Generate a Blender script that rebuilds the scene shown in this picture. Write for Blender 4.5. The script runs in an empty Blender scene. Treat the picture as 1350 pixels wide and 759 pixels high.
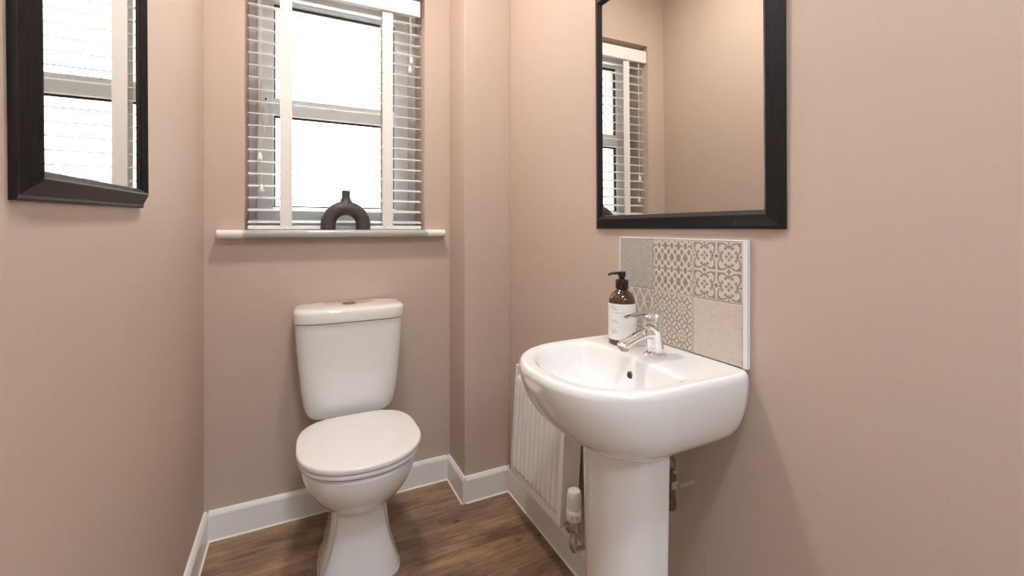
import bpy, bmesh, math, random
from math import pi, sin, cos, radians
from mathutils import Vector, Matrix

random.seed(7)
S = bpy.context.scene
COL = S.collection

# ------------------------------------------------------------------ camera
EYE = 1.12
cam_d = bpy.data.cameras.new('camera')
cam_d.sensor_width = 36.0
cam_d.lens = 36.0 * 579.0 / 1350.0
cam_d.shift_y = -(379.5 - 300.0) / 1350.0
cam_d.clip_start = 0.02
cam = bpy.data.objects.new('camera', cam_d)
COL.objects.link(cam)
cam.location = (0, 0, EYE)
cam.rotation_euler = (pi / 2, 0, -radians(26.2))
S.camera = cam

# ------------------------------------------------------------------ view, world
S.view_settings.view_transform = 'Standard'
S.view_settings.look = 'None'
S.view_settings.gamma = 1.0
S.view_settings.use_curve_mapping = False
S.view_settings.exposure = 0.0
SKY = 5.0            # bright overcast daylight outside the window
LAMP = 150.0           # radiance of the opal ceiling lights
HALL_FILL = 30.0          # radiance of the added fill panel in the hall
w = bpy.data.worlds.new('overcast_sky')
S.world = w
w.use_nodes = True
bg = w.node_tree.nodes['Background']
bg.inputs['Color'].default_value = (0.97, 0.985, 1.0, 1)
bg.inputs['Strength'].default_value = SKY
# portal: only guides daylight sampling through the window opening
pl = bpy.data.lights.new('window_portal', 'AREA')
pl.shape = 'RECTANGLE'; pl.size = 0.72; pl.size_y = 1.08
pl.cycles.is_portal = True
po = bpy.data.objects.new('window_portal', pl); COL.objects.link(po)
po.location = (0.167, 2.17, 1.62); po.rotation_euler = (-pi / 2, 0, 0)

# ------------------------------------------------------------------ materials
MATS = {}
def nodes_of(m):
    return m.node_tree.nodes, m.node_tree.links

def mat(name, col, rough=0.5, metal=0.0, coat=0.0, bump=0.0, bump_scale=200.0, var=0.0, var_scale=3.0,
        emit=None, emit_s=0.0, trans=0.0, ior=1.45, spec=0.5, sss=0.0):
    if name in MATS: return MATS[name]
    m = bpy.data.materials.new(name); m.use_nodes = True
    N, L = nodes_of(m); p = N['Principled BSDF']
    p.inputs['Base Color'].default_value = (*col, 1)
    p.inputs['Roughness'].default_value = rough
    p.inputs['Metallic'].default_value = metal
    p.inputs['Coat Weight'].default_value = coat
    p.inputs['Coat Roughness'].default_value = 0.03
    p.inputs['Transmission Weight'].default_value = trans
    p.inputs['IOR'].default_value = ior
    p.inputs['Specular IOR Level'].default_value = spec
    if emit:
        p.inputs['Emission Color'].default_value = (*emit, 1)
        p.inputs['Emission Strength'].default_value = emit_s
    tc = N.new('ShaderNodeTexCoord')
    if var > 0:
        n = N.new('ShaderNodeTexNoise'); n.inputs['Scale'].default_value = var_scale; n.inputs['Detail'].default_value = 4
        L.new(tc.outputs['Object'], n.inputs['Vector'])
        mx = N.new('ShaderNodeMix'); mx.data_type = 'RGBA'
        mx.inputs[6].default_value = (*[c * (1 - var) for c in col], 1)
        mx.inputs[7].default_value = (*[min(1, c * (1 + var)) for c in col], 1)
        L.new(n.outputs['Fac'], mx.inputs[0]); L.new(mx.outputs[2], p.inputs['Base Color'])
    if bump > 0:
        n2 = N.new('ShaderNodeTexNoise'); n2.inputs['Scale'].default_value = bump_scale; n2.inputs['Detail'].default_value = 3
        L.new(tc.outputs['Object'], n2.inputs['Vector'])
        b = N.new('ShaderNodeBump'); b.inputs['Strength'].default_value = bump; b.inputs['Distance'].default_value = 0.002
        L.new(n2.outputs['Fac'], b.inputs['Height']); L.new(b.outputs['Normal'], p.inputs['Normal'])
    MATS[name] = m
    return m

WALL = mat('wall_paint', (0.600, 0.480, 0.402), rough=0.62, bump=0.10, bump_scale=260, var=0.02, var_scale=1.6, spec=0.35)
CEIL = mat('ceiling_paint', (0.86, 0.85, 0.83), rough=0.8)
GLOSSW = mat('white_gloss_paint', (0.90, 0.89, 0.885), rough=0.22, bump=0.03, bump_scale=60)
SEAL = mat('white_sealant', (0.90, 0.87, 0.83), rough=0.35)
CERAM = mat('white_ceramic', (0.87, 0.865, 0.855), rough=0.06, coat=0.6)
SEATP = mat('white_seat_plastic', (0.86, 0.84, 0.835), rough=0.18)
CHROME = mat('chrome', (0.88, 0.88, 0.89), rough=0.06, metal=1.0)
BUTTON = mat('satin_chrome_button', (0.42, 0.38, 0.35), rough=0.22, metal=1.0)
CLIPM = mat('taupe_clip_plastic', (0.42, 0.34, 0.30), rough=0.5)
BRASS = mat('dull_brass', (0.22, 0.16, 0.09), rough=0.45, metal=1.0, var=0.3, var_scale=60)
NICKEL = mat('nickel_fitting', (0.55, 0.50, 0.44), rough=0.25, metal=1.0)
COPPER = mat('copper_pipe', (0.26, 0.12, 0.07), rough=0.45, metal=1.0, var=0.25, var_scale=40)
HOLE_SHADE = mat('hole_shade', (0.05, 0.04, 0.035), rough=0.4, metal=0.6)
BLACKP = mat('black_plastic', (0.012, 0.011, 0.011), rough=0.3)
UPVC = mat('white_upvc', (0.92, 0.925, 0.93), rough=0.28)
GASK = mat('black_gasket', (0.03, 0.03, 0.032), rough=0.6)
SLAT = mat('white_blind_slat', (0.92, 0.915, 0.90), rough=0.35)
TAPE = mat('white_blind_tape', (0.88, 0.86, 0.84), rough=0.9, bump=0.2, bump_scale=900)
RADW = mat('white_radiator_enamel', (0.84, 0.82, 0.80), rough=0.25)
TRVW = mat('white_valve_plastic', (0.84, 0.82, 0.83), rough=0.35)
TRIMW = mat('white_tile_trim', (0.86, 0.85, 0.87), rough=0.3)
GROUT = mat('cream_grout', (0.66, 0.60, 0.54), rough=0.9)
VASE = mat('dark_brown_stoneware', (0.075, 0.066, 0.058), rough=0.38, bump=0.15, bump_scale=350, var=0.15, var_scale=30)
LABEL = mat('paper_label', (0.86, 0.84, 0.81), rough=0.6)
INK = mat('grey_ink', (0.18, 0.17, 0.16), rough=0.7)
MIRROR = mat('mirror_silver', (0.72, 0.72, 0.70), rough=0.0, metal=1.0)
TILE_C = mat('cream_tile_glaze', (0.72, 0.65, 0.575), rough=0.45, var=0.04, var_scale=40)
TILE_D = mat('taupe_tile_print', (0.33, 0.285, 0.235), rough=0.5, var=0.10, var_scale=120)
TILE_L = mat('light_taupe_tile_print', (0.40, 0.34, 0.285), rough=0.5, var=0.08, var_scale=120)
DOORP = mat('white_door_paint', (0.82, 0.80, 0.77), rough=0.35)

def speckle(name, c1, c2, scale, stretch=(1, 1, 1)):
    m = bpy.data.materials.new(name); m.use_nodes = True
    N, L = nodes_of(m); p = N['Principled BSDF']; p.inputs['Roughness'].default_value = 0.5
    tc = N.new('ShaderNodeTexCoord'); mp = N.new('ShaderNodeMapping'); mp.inputs['Scale'].default_value = stretch
    n = N.new('ShaderNodeTexNoise'); n.inputs['Scale'].default_value = scale; n.inputs['Detail'].default_value = 6
    n.inputs['Roughness'].default_value = 0.75
    L.new(tc.outputs['Object'], mp.inputs['Vector']); L.new(mp.outputs['Vector'], n.inputs['Vector'])
    r = N.new('ShaderNodeValToRGB')
    r.color_ramp.elements[0].position = 0.32; r.color_ramp.elements[0].color = (*c1, 1)
    r.color_ramp.elements[1].position = 0.68; r.color_ramp.elements[1].color = (*c2, 1)
    L.new(n.outputs['Fac'], r.inputs['Fac']); L.new(r.outputs['Color'], p.inputs['Base Color'])
    return m
TILE_G = speckle('grey_stone_tile', (0.36, 0.335, 0.30), (0.56, 0.53, 0.49), 130)
TILE_B = speckle('beige_stone_tile', (0.58, 0.49, 0.41), (0.70, 0.61, 0.525), 120)

def glass_mat():
    m = bpy.data.materials.new('window_glass'); m.use_nodes = True
    N, L = nodes_of(m); N.remove(N['Principled BSDF'])
    out = N['Material Output']
    t = N.new('ShaderNodeBsdfTransparent'); t.inputs['Color'].default_value = (0.96, 0.975, 0.965, 1)
    g = N.new('ShaderNodeBsdfGlossy'); g.inputs['Roughness'].default_value = 0.0
    f = N.new('ShaderNodeFresnel'); f.inputs['IOR'].default_value = 1.45
    mx = N.new('ShaderNodeMixShader')
    L.new(f.outputs['Fac'], mx.inputs['Fac']); L.new(t.outputs[0], mx.inputs[1]); L.new(g.outputs[0], mx.inputs[2])
    L.new(mx.outputs[0], out.inputs['Surface'])
    return m
GLASS = glass_mat()

def amber_mat():
    m = mat('amber_glass', (0.10, 0.032, 0.008), rough=0.04, coat=1.0, trans=0.35, ior=1.5)
    return m
AMBER = amber_mat()

def frame_mat():
    m = bpy.data.materials.new('black_brown_wood'); m.use_nodes = True
    N, L = nodes_of(m); p = N['Principled BSDF']; p.inputs['Roughness'].default_value = 0.40; p.inputs['Specular IOR Level'].default_value = 0.32
    tc = N.new('ShaderNodeTexCoord')
    n = N.new('ShaderNodeTexNoise'); n.inputs['Scale'].default_value = 55; n.inputs['Detail'].default_value = 5
    mp = N.new('ShaderNodeMapping'); mp.inputs['Scale'].default_value = (4, 4, 0.5)
    L.new(tc.outputs['Object'], mp.inputs['Vector']); L.new(mp.outputs['Vector'], n.inputs['Vector'])
    r = N.new('ShaderNodeValToRGB')
    r.color_ramp.elements[0].position = 0.35; r.color_ramp.elements[0].color = (0.006, 0.006, 0.0068, 1)
    r.color_ramp.elements[1].position = 0.75; r.color_ramp.elements[1].color = (0.017, 0.0155, 0.0155, 1)
    b = N.new('ShaderNodeBump'); b.inputs['Strength'].default_value = 0.25; b.inputs['Distance'].default_value = 0.001
    L.new(n.outputs['Fac'], r.inputs['Fac']); L.new(r.outputs['Color'], p.inputs['Base Color'])
    L.new(n.outputs['Fac'], b.inputs['Height']); L.new(b.outputs['Normal'], p.inputs['Normal'])
    return m
FRAME = frame_mat()

def wood_mat():
    m = bpy.data.materials.new('dark_oak_vinyl'); m.use_nodes = True
    N, L = nodes_of(m); p = N['Principled BSDF']
    tc = N.new('ShaderNodeTexCoord'); oi = N.new('ShaderNodeObjectInfo')
    cx = N.new('ShaderNodeCombineXYZ'); ml = N.new('ShaderNodeMath'); ml.operation = 'MULTIPLY'; ml.inputs[1].default_value = 37.0
    L.new(oi.outputs['Random'], ml.inputs[0]); L.new(ml.outputs[0], cx.inputs[0]); L.new(ml.outputs[0], cx.inputs[1])
    ad = N.new('ShaderNodeVectorMath'); ad.operation = 'ADD'
    L.new(tc.outputs['Object'], ad.inputs[0]); L.new(cx.outputs[0], ad.inputs[1])
    def noise(scale, stretch, detail, rough=0.6, dist=0.0):
        mp = N.new('ShaderNodeMapping'); mp.inputs['Scale'].default_value = stretch
        n = N.new('ShaderNodeTexNoise'); n.inputs['Scale'].default_value = scale; n.inputs['Detail'].default_value = detail
        n.inputs['Roughness'].default_value = rough; n.inputs['Distortion'].default_value = dist
        L.new(ad.outputs[0], mp.inputs['Vector']); L.new(mp.outputs['Vector'], n.inputs['Vector'])
        return n.outputs['Fac']
    broad = noise(3.2, (1.0, 3.2, 1), 5, 0.62, 0.4)
    streak = noise(11.0, (0.45, 7.5, 1), 9, 0.72, 0.9)
    fine = noise(95.0, (0.30, 4.0, 1), 4, 0.75)
    r1 = N.new('ShaderNodeValToRGB'); e = r1.color_ramp.elements
    e[0].position = 0.30; e[0].color = (0.135, 0.086, 0.057, 1)
    e[1].position = 0.72; e[1].color = (0.45, 0.285, 0.165, 1)
    x = r1.color_ramp.elements.new(0.50); x.color = (0.285, 0.180, 0.112, 1)
    L.new(broad, r1.inputs['Fac'])
    def mixc(kind, fac, a, b):
        mx = N.new('ShaderNodeMix'); mx.data_type = 'RGBA'; mx.blend_type = kind
        if isinstance(fac, float): mx.inputs[0].default_value = fac
        else: L.new(fac, mx.inputs[0])
        L.new(a, mx.inputs[6])
        if isinstance(b, tuple): mx.inputs[7].default_value = b
        else: L.new(b, mx.inputs[7])
        return mx.outputs[2]
    def ramp(src, p0, c0, p1, c1):
        r = N.new('ShaderNodeValToRGB'); r.color_ramp.elements[0].position = p0; r.color_ramp.elements[0].color = (*c0, 1)
        r.color_ramp.elements[1].position = p1; r.color_ramp.elements[1].color = (*c1, 1)
        L.new(src, r.inputs['Fac']); return r.outputs['Color']
    c = mixc('MULTIPLY', 0.85, r1.outputs['Color'], ramp(streak, 0.33, (0.45, 0.45, 0.47), 0.62, (1.25, 1.2, 1.15)))
    c = mixc('MULTIPLY', 0.8, c, ramp(fine, 0.3, (0.62, 0.62, 0.62), 0.7, (1.3, 1.3, 1.3)))
    # knots: sparse dark spots
    mpk = N.new('ShaderNodeMapping'); mpk.inputs['Scale'].default_value = (5.0, 10.0, 1)
    vo = N.new('ShaderNodeTexVoronoi'); vo.inputs['Scale'].default_value = 1.0
    L.new(ad.outputs[0], mpk.inputs['Vector']); L.new(mpk.outputs['Vector'], vo.inputs['Vector'])
    c = mixc('MULTIPLY', 0.9, c, ramp(vo.outputs['Distance'], 0.03, (0.22, 0.2, 0.19), 0.13, (1, 1, 1)))
    hs = N.new('ShaderNodeHueSaturation')
    mr = N.new('ShaderNodeMapRange'); mr.inputs['To Min'].default_value = 0.9; mr.inputs['To Max'].default_value = 1.1
    L.new(oi.outputs['Random'], mr.inputs['Value']); L.new(mr.outputs[0], hs.inputs['Value'])
    L.new(c, hs.inputs['Color']); L.new(hs.outputs['Color'], p.inputs['Base Color'])
    p.inputs['Roughness'].default_value = 0.42
    b = N.new('ShaderNodeBump'); b.inputs['Strength'].default_value = 0.25; b.inputs['Distance'].default_value = 0.0015
    L.new(streak, b.inputs['Height']); L.new(b.outputs['Normal'], p.inputs['Normal'])
    return m
WOOD = wood_mat()
SUB = mat('dark_floor_joint', (0.045, 0.03, 0.022), rough=0.8)

# ------------------------------------------------------------------ mesh helpers
def new_obj(name, me, m, parent=None, smooth=False, sharp=None):
    o = bpy.data.objects.new(name, me); COL.objects.link(o)
    if m: me.materials.append(m)
    if smooth:
        for p in me.polygons: p.use_smooth = True
        if sharp: me.set_sharp_from_angle(angle=radians(sharp))
    if parent: o.parent = parent
    return o

def pydata(name, v, f, m, parent=None, smooth=False, sharp=None):
    me = bpy.data.meshes.new(name); me.from_pydata([tuple(a) for a in v], [], f)
    bm = bmesh.new(); bm.from_mesh(me); bmesh.ops.recalc_face_normals(bm, faces=bm.faces); bm.to_mesh(me); bm.free()
    me.update()
    return new_obj(name, me, m, parent, smooth, sharp)

def tag(o, label, cat=None, group=None, kind=None):
    o['label'] = label
    if cat: o['category'] = cat
    if group: o['group'] = group
    if kind: o['kind'] = kind
    return o

def empty(name, loc=(0, 0, 0), rot=(0, 0, 0)):
    o = bpy.data.objects.new(name, None); COL.objects.link(o)
    o.location = loc; o.rotation_euler = rot; o.empty_display_size = 0.05
    return o

class G:
    """collects pieces of one mesh"""
    def __init__(s): s.v = []; s.f = []
    def add(s, v, f):
        b = len(s.v); s.v += [Vector(a) for a in v]; s.f += [tuple(i + b for i in q) for q in f]; return s
    def box(s, x0, x1, y0, y1, z0, z1, bev=0.0, seg=2):
        bm = bmesh.new(); bmesh.ops.create_cube(bm, size=1)
        for q in bm.verts:
            q.co = Vector(((x0 + x1) / 2 + q.co.x * (x1 - x0), (y0 + y1) / 2 + q.co.y * (y1 - y0), (z0 + z1) / 2 + q.co.z * (z1 - z0)))
        if bev > 0:
            bmesh.ops.bevel(bm, geom=bm.edges[:], offset=bev, segments=seg, affect='EDGES', profile=0.5)
        bm.verts.index_update()
        s.add([q.co for q in bm.verts], [[q.index for q in f.verts] for f in bm.faces]); bm.free(); return s
    def loft(s, rings, cap0=True, cap1=True, closed=True):
        n = len(rings[0]); v = [p for r in rings for p in r]; f = []
        for i in range(len(rings) - 1):
            for j in range(n if closed else n - 1):
                k = (j + 1) % n
                f.append((i * n + j, i * n + k, (i + 1) * n + k, (i + 1) * n + j))
        if cap0: f.append(tuple(range(n))[::-1])
        if cap1: f.append(tuple(range((len(rings) - 1) * n, len(rings) * n)))
        return s.add(v, f)
    def lathe(s, prof, c=(0, 0, 0), axis='z', n=32, cap0=True, cap1=True):
        rings = []
        for r, h in prof:
            ring = []
            for i in range(n):
                a = 2 * pi * i / n; p = (r * cos(a), r * sin(a), h)
                if axis == 'x': p = (h, p[0], p[1])
                if axis == 'y': p = (p[1], h, p[0])
                ring.append((c[0] + p[0], c[1] + p[1], c[2] + p[2]))
            rings.append(ring)
        return s.loft(rings, cap0, cap1)
    def tube(s, path, r, n=12, caps=True):
        P = [Vector(p) for p in path]; rings = []; up = None
        for i, p in enumerate(P):
            t = (P[min(i + 1, len(P) - 1)] - P[max(i - 1, 0)]).normalized()
            if up is None:
                up = Vector((0, 0, 1)) if abs(t.z) < 0.9 else Vector((0, 1, 0))
            a = t.cross(up).normalized(); b = a.cross(t).normalized(); up = b
            rr = r[i] if isinstance(r, (list, tuple)) else r
            if not isinstance(rr, (list, tuple)): rr = (rr, rr)
            rings.append([p + a * rr[0] * cos(2 * pi * k / n) + b * rr[1] * sin(2 * pi * k / n) for k in range(n)])
        return s.loft(rings, caps, caps)
    def build(s, name, m, parent=None, smooth=False, sharp=None):
        return pydata(name, s.v, s.f, m, parent, smooth, sharp)

def catmull(keys, per=6):
    out = []; n = len(keys)
    for i in range(n - 1):
        p0, p1, p2, p3 = keys[max(i - 1, 0)], keys[i], keys[i + 1], keys[min(i + 2, n - 1)]
        for k in range(per):
            t = k / per
            out.append([0.5 * (2 * b + (c - a) * t + (2 * a - 5 * b + 4 * c - d) * t * t + (3 * b - a - 3 * c + d) * t ** 3)
                        for a, b, c, d in zip(p0, p1, p2, p3)])
    out.append(list(keys[-1])); return out

def sell(cx, cy, z, hw_x0, hw_x1, hw_y0, hw_y1, nfun, N=96):
    """polar super-ellipse ring with four different semi-axes; nfun(angle)->exponent"""
    r = []
    for i in range(N):
        a = 2 * pi * i / N; c, s_ = cos(a), sin(a)
        ax = hw_x1 if c >= 0 else hw_x0; ay = hw_y1 if s_ >= 0 else hw_y0
        n = nfun(a)
        rad = 1.0 / ((abs(c) / ax) ** n + (abs(s_) / ay) ** n) ** (1.0 / n)
        r.append(Vector((cx + rad * c, cy + rad * s_, z)))
    return r

# ------------------------------------------------------------------ setting
XL, XR, YB, YF, ZC = -0.295, 0.825, 1.895, -0.80, 2.50
BX, BY = 0.620, 1.697                       # pipe boxing corner
WX0, WX1, WZ0, WZ1 = -0.172, 0.507, 1.082, 2.135   # window opening
T = 0.26

def struct(o): o['kind'] = 'structure'; return o
struct(G().box(XL - T, XL, YF - 0.1, YB + T, 0, ZC).build('wall_left', WALL))
struct(G().box(XR, XR + T, YF - 0.1, YB + T, 0, ZC).build('wall_right', WALL))
g = G()
g.box(XL, WX0, YB, YB + T, 0, ZC); g.box(WX1, XR, YB, YB + T, 0, ZC)
g.box(WX0, WX1, YB, YB + T, 0, WZ0); g.box(WX0, WX1, YB, YB + T, WZ1, ZC)
me = g.build('wall_back', WALL)
bm = bmesh.new(); bm.from_mesh(me.data); bmesh.ops.remove_doubles(bm, verts=bm.verts, dist=1e-5); bm.to_mesh(me.data); bm.free()
struct(me)
struct(G().box(BX, XR, BY, YB, 0, ZC, bev=0.003).build('wall_boxing', WALL))
DX0, DX1, DZ = -0.14, 0.62, 1.98
g = G(); g.box(XL, DX0, YF - 0.1, YF, 0, ZC); g.box(DX1, XR, YF - 0.1, YF, 0, ZC); g.box(DX0, DX1, YF - 0.1, YF, DZ, ZC)
struct(g.build('wall_front', WALL))
struct(G().box(XL - T, XR + T, YF - 0.1, YB + T, ZC, ZC + 0.1).build('ceiling', CEIL))

floor = struct(G().box(XL - T, XR + T, YF - 0.1, YB + T, -0.10, -0.004).build('floor', SUB))
PW = 0.152
y = YB; row = 0; pm = None
while y > YF:
    off = [0.33, 0.78, 0.12, 0.55, 0.95][row % 5]
    x = XL - 1.22 + off
    while x < XR:
        a, b = max(x, XL), min(x + 1.22, XR)
        y0 = max(y - PW, YF)
        if b - a > 0.02:
            o = G().box(a + 0.0002, b - 0.0002, y0 + 0.0002, y - 0.0002, -0.004, 0.0, bev=0.0005, seg=1).build('plank', WOOD, floor)
        x += 1.22
    y -= PW; row += 1

def skirting(name, p0, p1, nrm):
    """p0,p1 along wall face; nrm = into the room"""
    p0, p1, n = Vector((*p0, 0)), Vector((*p1, 0)), Vector((*nrm, 0))
    prof = [(0, 0.0), (0.0145, 0.0), (0.0145, 0.090), (0.0125, 0.0945), (0.0085, 0.101), (0.005, 0.104), (0, 0.1045)]
    rings = [[p + n * a + Vector((0, 0, h)) for a, h in prof] for p in (p0, p1)]
    o = G().loft(rings).build(name, GLOSSW); struct(o)
    pr = [(0.0145, 0.0), (0.0195, 0.0), (0.018, 0.0025), (0.0145, 0.0045)]
    rings = [[p + n * a + Vector((0, 0, h)) for a, h in pr] for p in (p0, p1)]
    G().loft(rings).build('sealant', SEAL, o)
    return o
k = 0.0145
skirting('baseboard_left', (XL, YF), (XL, YB), (1, 0))
skirting('baseboard_back', (XL + k, YB), (BX - k, YB), (0, -1))
skirting('baseboard_boxing_side', (BX, YB), (BX, BY - k), (-1, 0))
skirting('baseboard_boxing_front', (BX, BY), (XR - k, BY), (0, -1))
skirting('baseboard_right', (XR, BY), (XR, YF), (-1, 0))

# open door and hall behind the photographer, added to let low fill light in
door = struct(empty('door_1', (DX0 + 0.03, YF - 0.09, 0.006), (0, 0, radians(-96))))
G().box(0, 0.70, -0.04, 0, 0, DZ - 0.03, bev=0.002).build('door_leaf', DOORP, door)
for z0, z1 in ((0.22, 0.92), (1.08, 1.80)):
    for a in (0.10, 0.40):
        G().box(a, a + 0.22, -0.044, 0.004, z0, z1, bev=0.004).build('panel', DOORP, door)
for s_ in (-1, 1):
    yb_ = -0.02 + s_ * 0.02
    g = G().lathe([(0.024, yb_), (0.024, yb_ + s_ * 0.008), (0.009, yb_ + s_ * 0.010), (0.009, yb_ + s_ * 0.045)], (0.64, 0, 1.0), 'y', 20)
    g.tube([(0.64, yb_ + s_ * 0.04, 1.0), (0.53, yb_ + s_ * 0.042, 1.0)], 0.009); g.build('door_handle', CHROME, door, True, 40)
HX0, HX1, HY0, HY1 = -1.3, 1.8, -2.7, YF - 0.1
HALLW = mat('hall_wall_paint', (0.80, 0.79, 0.77), rough=0.7)
struct(G().box(HX0 - 0.1, HX0, HY0, HY1, 0, ZC).build('wall_hall_left', HALLW))
struct(G().box(HX1, HX1 + 0.1, HY0, HY1, 0, ZC).build('wall_hall_right', HALLW))
struct(G().box(HX0 - 0.1, HX1 + 0.1, HY0 - 0.1, HY0, 0, ZC).build('wall_hall_back', HALLW))
g = G().box(HX0, XL - T, HY1, HY1 + 0.1, 0, ZC); g.box(XR + T, HX1, HY1, HY1 + 0.1, 0, ZC)
struct(g.build('wall_hall_front', HALLW))
struct(G().box(HX0 - 0.1, HX1 + 0.1, HY0 - 0.1, HY1, ZC, ZC + 0.1).build('ceiling_hall', CEIL))
struct(G().box(HX0 - 0.1, HX1 + 0.1, HY0 - 0.1, HY1, -0.1, 0.0).build('floor_hall', mat('hall_carpet', (0.45, 0.42, 0.39), rough=0.95, bump=0.4, bump_scale=300)))
g = G().box(DX0 - 0.05, DX0 + 0.03, YF, YF + 0.015, 0, DZ + 0.05, 0.003); g.box(DX1 - 0.03, DX1 + 0.05, YF, YF + 0.015, 0, DZ + 0.05, 0.003)
g.box(DX0 + 0.03, DX1 - 0.03, YF, YF + 0.015, DZ - 0.03, DZ + 0.05, 0.003)
struct(g.build('trim_1', DOORP))

# unseen ground outside the window, added to darken the slat undersides
struct(G().box(-12, 12, YB + T + 0.02, 24, -0.30, -0.15).build('floor_outside', mat('unseen_paving', (0.24, 0.225, 0.205), rough=0.9, var=0.2, var_scale=1.5)))

# ------------------------------------------------------------------ window
FY0, FY1 = 2.060, 2.125
win = empty('window_1', ((WX0 + WX1) / 2, FY0, WZ0)); win['kind'] = 'structure'
def wpart(g, name, m, parent=win, **kw):
    for q in g.v: q -= Vector(win.location)
    return g.build(name, m, parent, **kw)
def rectframe(g, x0, x1, z0, z1, wdt, y0, y1, bev=0.004):
    g.box(x0, x0 + wdt, y0, y1, z0, z1, bev); g.box(x1 - wdt, x1, y0, y1, z0, z1, bev)
    g.box(x0 + wdt - 0.001, x1 - wdt + 0.001, y0, y1, z0, z0 + wdt, bev); g.box(x0 + wdt - 0.001, x1 - wdt + 0.001, y0, y1, z1 - wdt, z1, bev)
g = G(); rectframe(g, WX0, WX1, 1.108, WZ1, 0.045, FY0, FY1)
wpart(g, 'window_frame', UPVC)
GX0, GX1 = -0.082, 0.407                   # glass edge
g = G(); rectframe(g, WX0 + 0.030, WX1 - 0.038, 1.140, WZ1 - 0.028, 0.0605, FY0 - 0.016, FY1 - 0.01)
cas = wpart(g, 'casement', UPVC)
RZ0, RZ1 = 1.583, 1.652
wpart(G().box(GX0 - 0.004, GX1 + 0.004, FY0 - 0.012, FY1 - 0.014, RZ0, RZ1, 0.006), 'transom', UPVC)
panes = [(1.205, RZ0), (RZ1, 2.045)]
for z0, z1 in panes:
    g = G(); rectframe(g, GX0, GX1, z0, z1, 0.0055, FY0 + 0.008, FY0 + 0.024, 0)
    wpart(g, 'gasket', GASK)
    wpart(G().box(GX0 + 0.004, GX1 - 0.004, FY0 + 0.022, FY0 + 0.026, z0 + 0.004, z1 - 0.004), 'pane', GLASS)
g = G().box(-0.1265, -0.1045, FY0 - 0.030, FY0 - 0.014, 1.545, 1.70, 0.005)
g.tube([(-0.1155, FY0 - 0.03, 1.645), (-0.1155, FY0 - 0.052, 1.64), (-0.1155, FY0 - 0.056, 1.60), (-0.1155, FY0 - 0.05, 1.50)], [0.008, 0.0095, 0.0095, 0.007], 12)
h = wpart(g, 'window_handle', UPVC, smooth=True, sharp=40)
wpart(G().lathe([(0.0048, 0), (0.0048, -0.004)], (-0.109, FY0 - 0.056, 1.632), 'y', 14), 'keyhole', GASK, h)

# sill board with bullnose
SZ = 1.112
pr = [(2.06, SZ), (1.866, SZ)]
for i in range(9):
    a = pi / 2 + pi * i / 8; pr.append((1.862 + 0.015 * cos(a), SZ - 0.015 + 0.015 * sin(a)))
pr += [(1.866, SZ - 0.030), (1.8955, SZ - 0.030), (2.06, SZ - 0.030)]
g = G()
g.loft([[(x, yy, zz) for yy, zz in pr if True] for x in (WX0 + 0.0005, WX1 - 0.0005)])
pr2 = [(1.894, SZ)] + pr[1:-2] + [(1.894, SZ - 0.030)]
g.loft([[(x, yy, zz) for yy, zz in pr2] for x in (-0.252, -0.250, -0.2, 0.5, 0.583, 0.585)])
struct(g.build('trim_2', GLOSSW)); bpy.data.objects['trim_2']['label'] = 'white bullnose window sill board'

# ------------------------------------------------------------------ venetian blind
BYC = 1.943
blind = tag(empty('venetian_blind', (0.167, BYC, SZ)), 'white venetian blind with wide open slats and two cloth tapes hanging in the window', 'blind')
def bpart(g, name, m, parent=blind, **kw):
    for q in g.v: q -= Vector(blind.location)
    return g.build(name, m, parent, **kw)
g = G().box(-0.170, 0.489, 1.902, 1.912, 2.041, 2.108, 0.003)
bpart(g, 'valance', SLAT)
bpart(G().box(-0.165, 0.482, 1.914, 1.970, 2.060, 2.112, 0.002), 'headrail', SLAT)
SX0, SX1 = -0.163, 0.497
# one slat: gently crowned, 50 mm deep
def slat_mesh(dep=0.048, th=0.0026, tilt=radians(13)):
    n = 6; top = []; bot = []
    for i in range(n + 1):
        u = -0.5 + i / n; z = 0.0010 * (1 - 4 * u * u)
        top.append((u * dep, z + th / 2)); bot.append((u * dep, z - th / 2))
    prof = top + bot[::-1]
    c, s_ = cos(tilt), sin(tilt)
    prof = [(p[0] * c - p[1] * s_, p[0] * s_ + p[1] * c) for p in prof]
    rings = [[(x, p[0], p[1]) for p in prof] for x in (SX0 - 0.167, SX1 - 0.167)]
    return G().loft(rings)
first = None
zs = [1.926 + 0.046 * i for i in range(2, -18, -1)]
zs = [z for z in zs if z > SZ + 0.022]
for z in zs:
    if first is None:
        first = slat_mesh().build('slat', SLAT, blind); o = first
    else:
        o = first.copy(); COL.objects.link(o); o.parent = blind
    o.location = (0, 0, z - SZ)
bpart(G().box(SX0, SX1, BYC - 0.026, BYC + 0.026, SZ + 0.002, SZ + 0.016, 0.003), 'bottom_rail', SLAT)
for x0, x1 in ((-0.0550, -0.0135), (0.3300, 0.3735)):
    t = bpart(G().box(x0, x1, BYC - 0.0290, BYC - 0.0278, SZ + 0.002, 2.06), 'tape', TAPE)
    bpart(G().box(x0, x1, BYC + 0.0278, BYC + 0.0290, SZ + 0.002, 2.06), 'tape', TAPE)
    for yy in (BYC - 0.0305,):
        bpart(G().lathe([(0.004, 0), (0.007, 0.003), (0.007, 0.008), (0.003, 0.011)], ((x0 + x1) / 2, yy, SZ + 0.001), 'z', 12), 'tape_button', SLAT, t, smooth=True)
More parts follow.
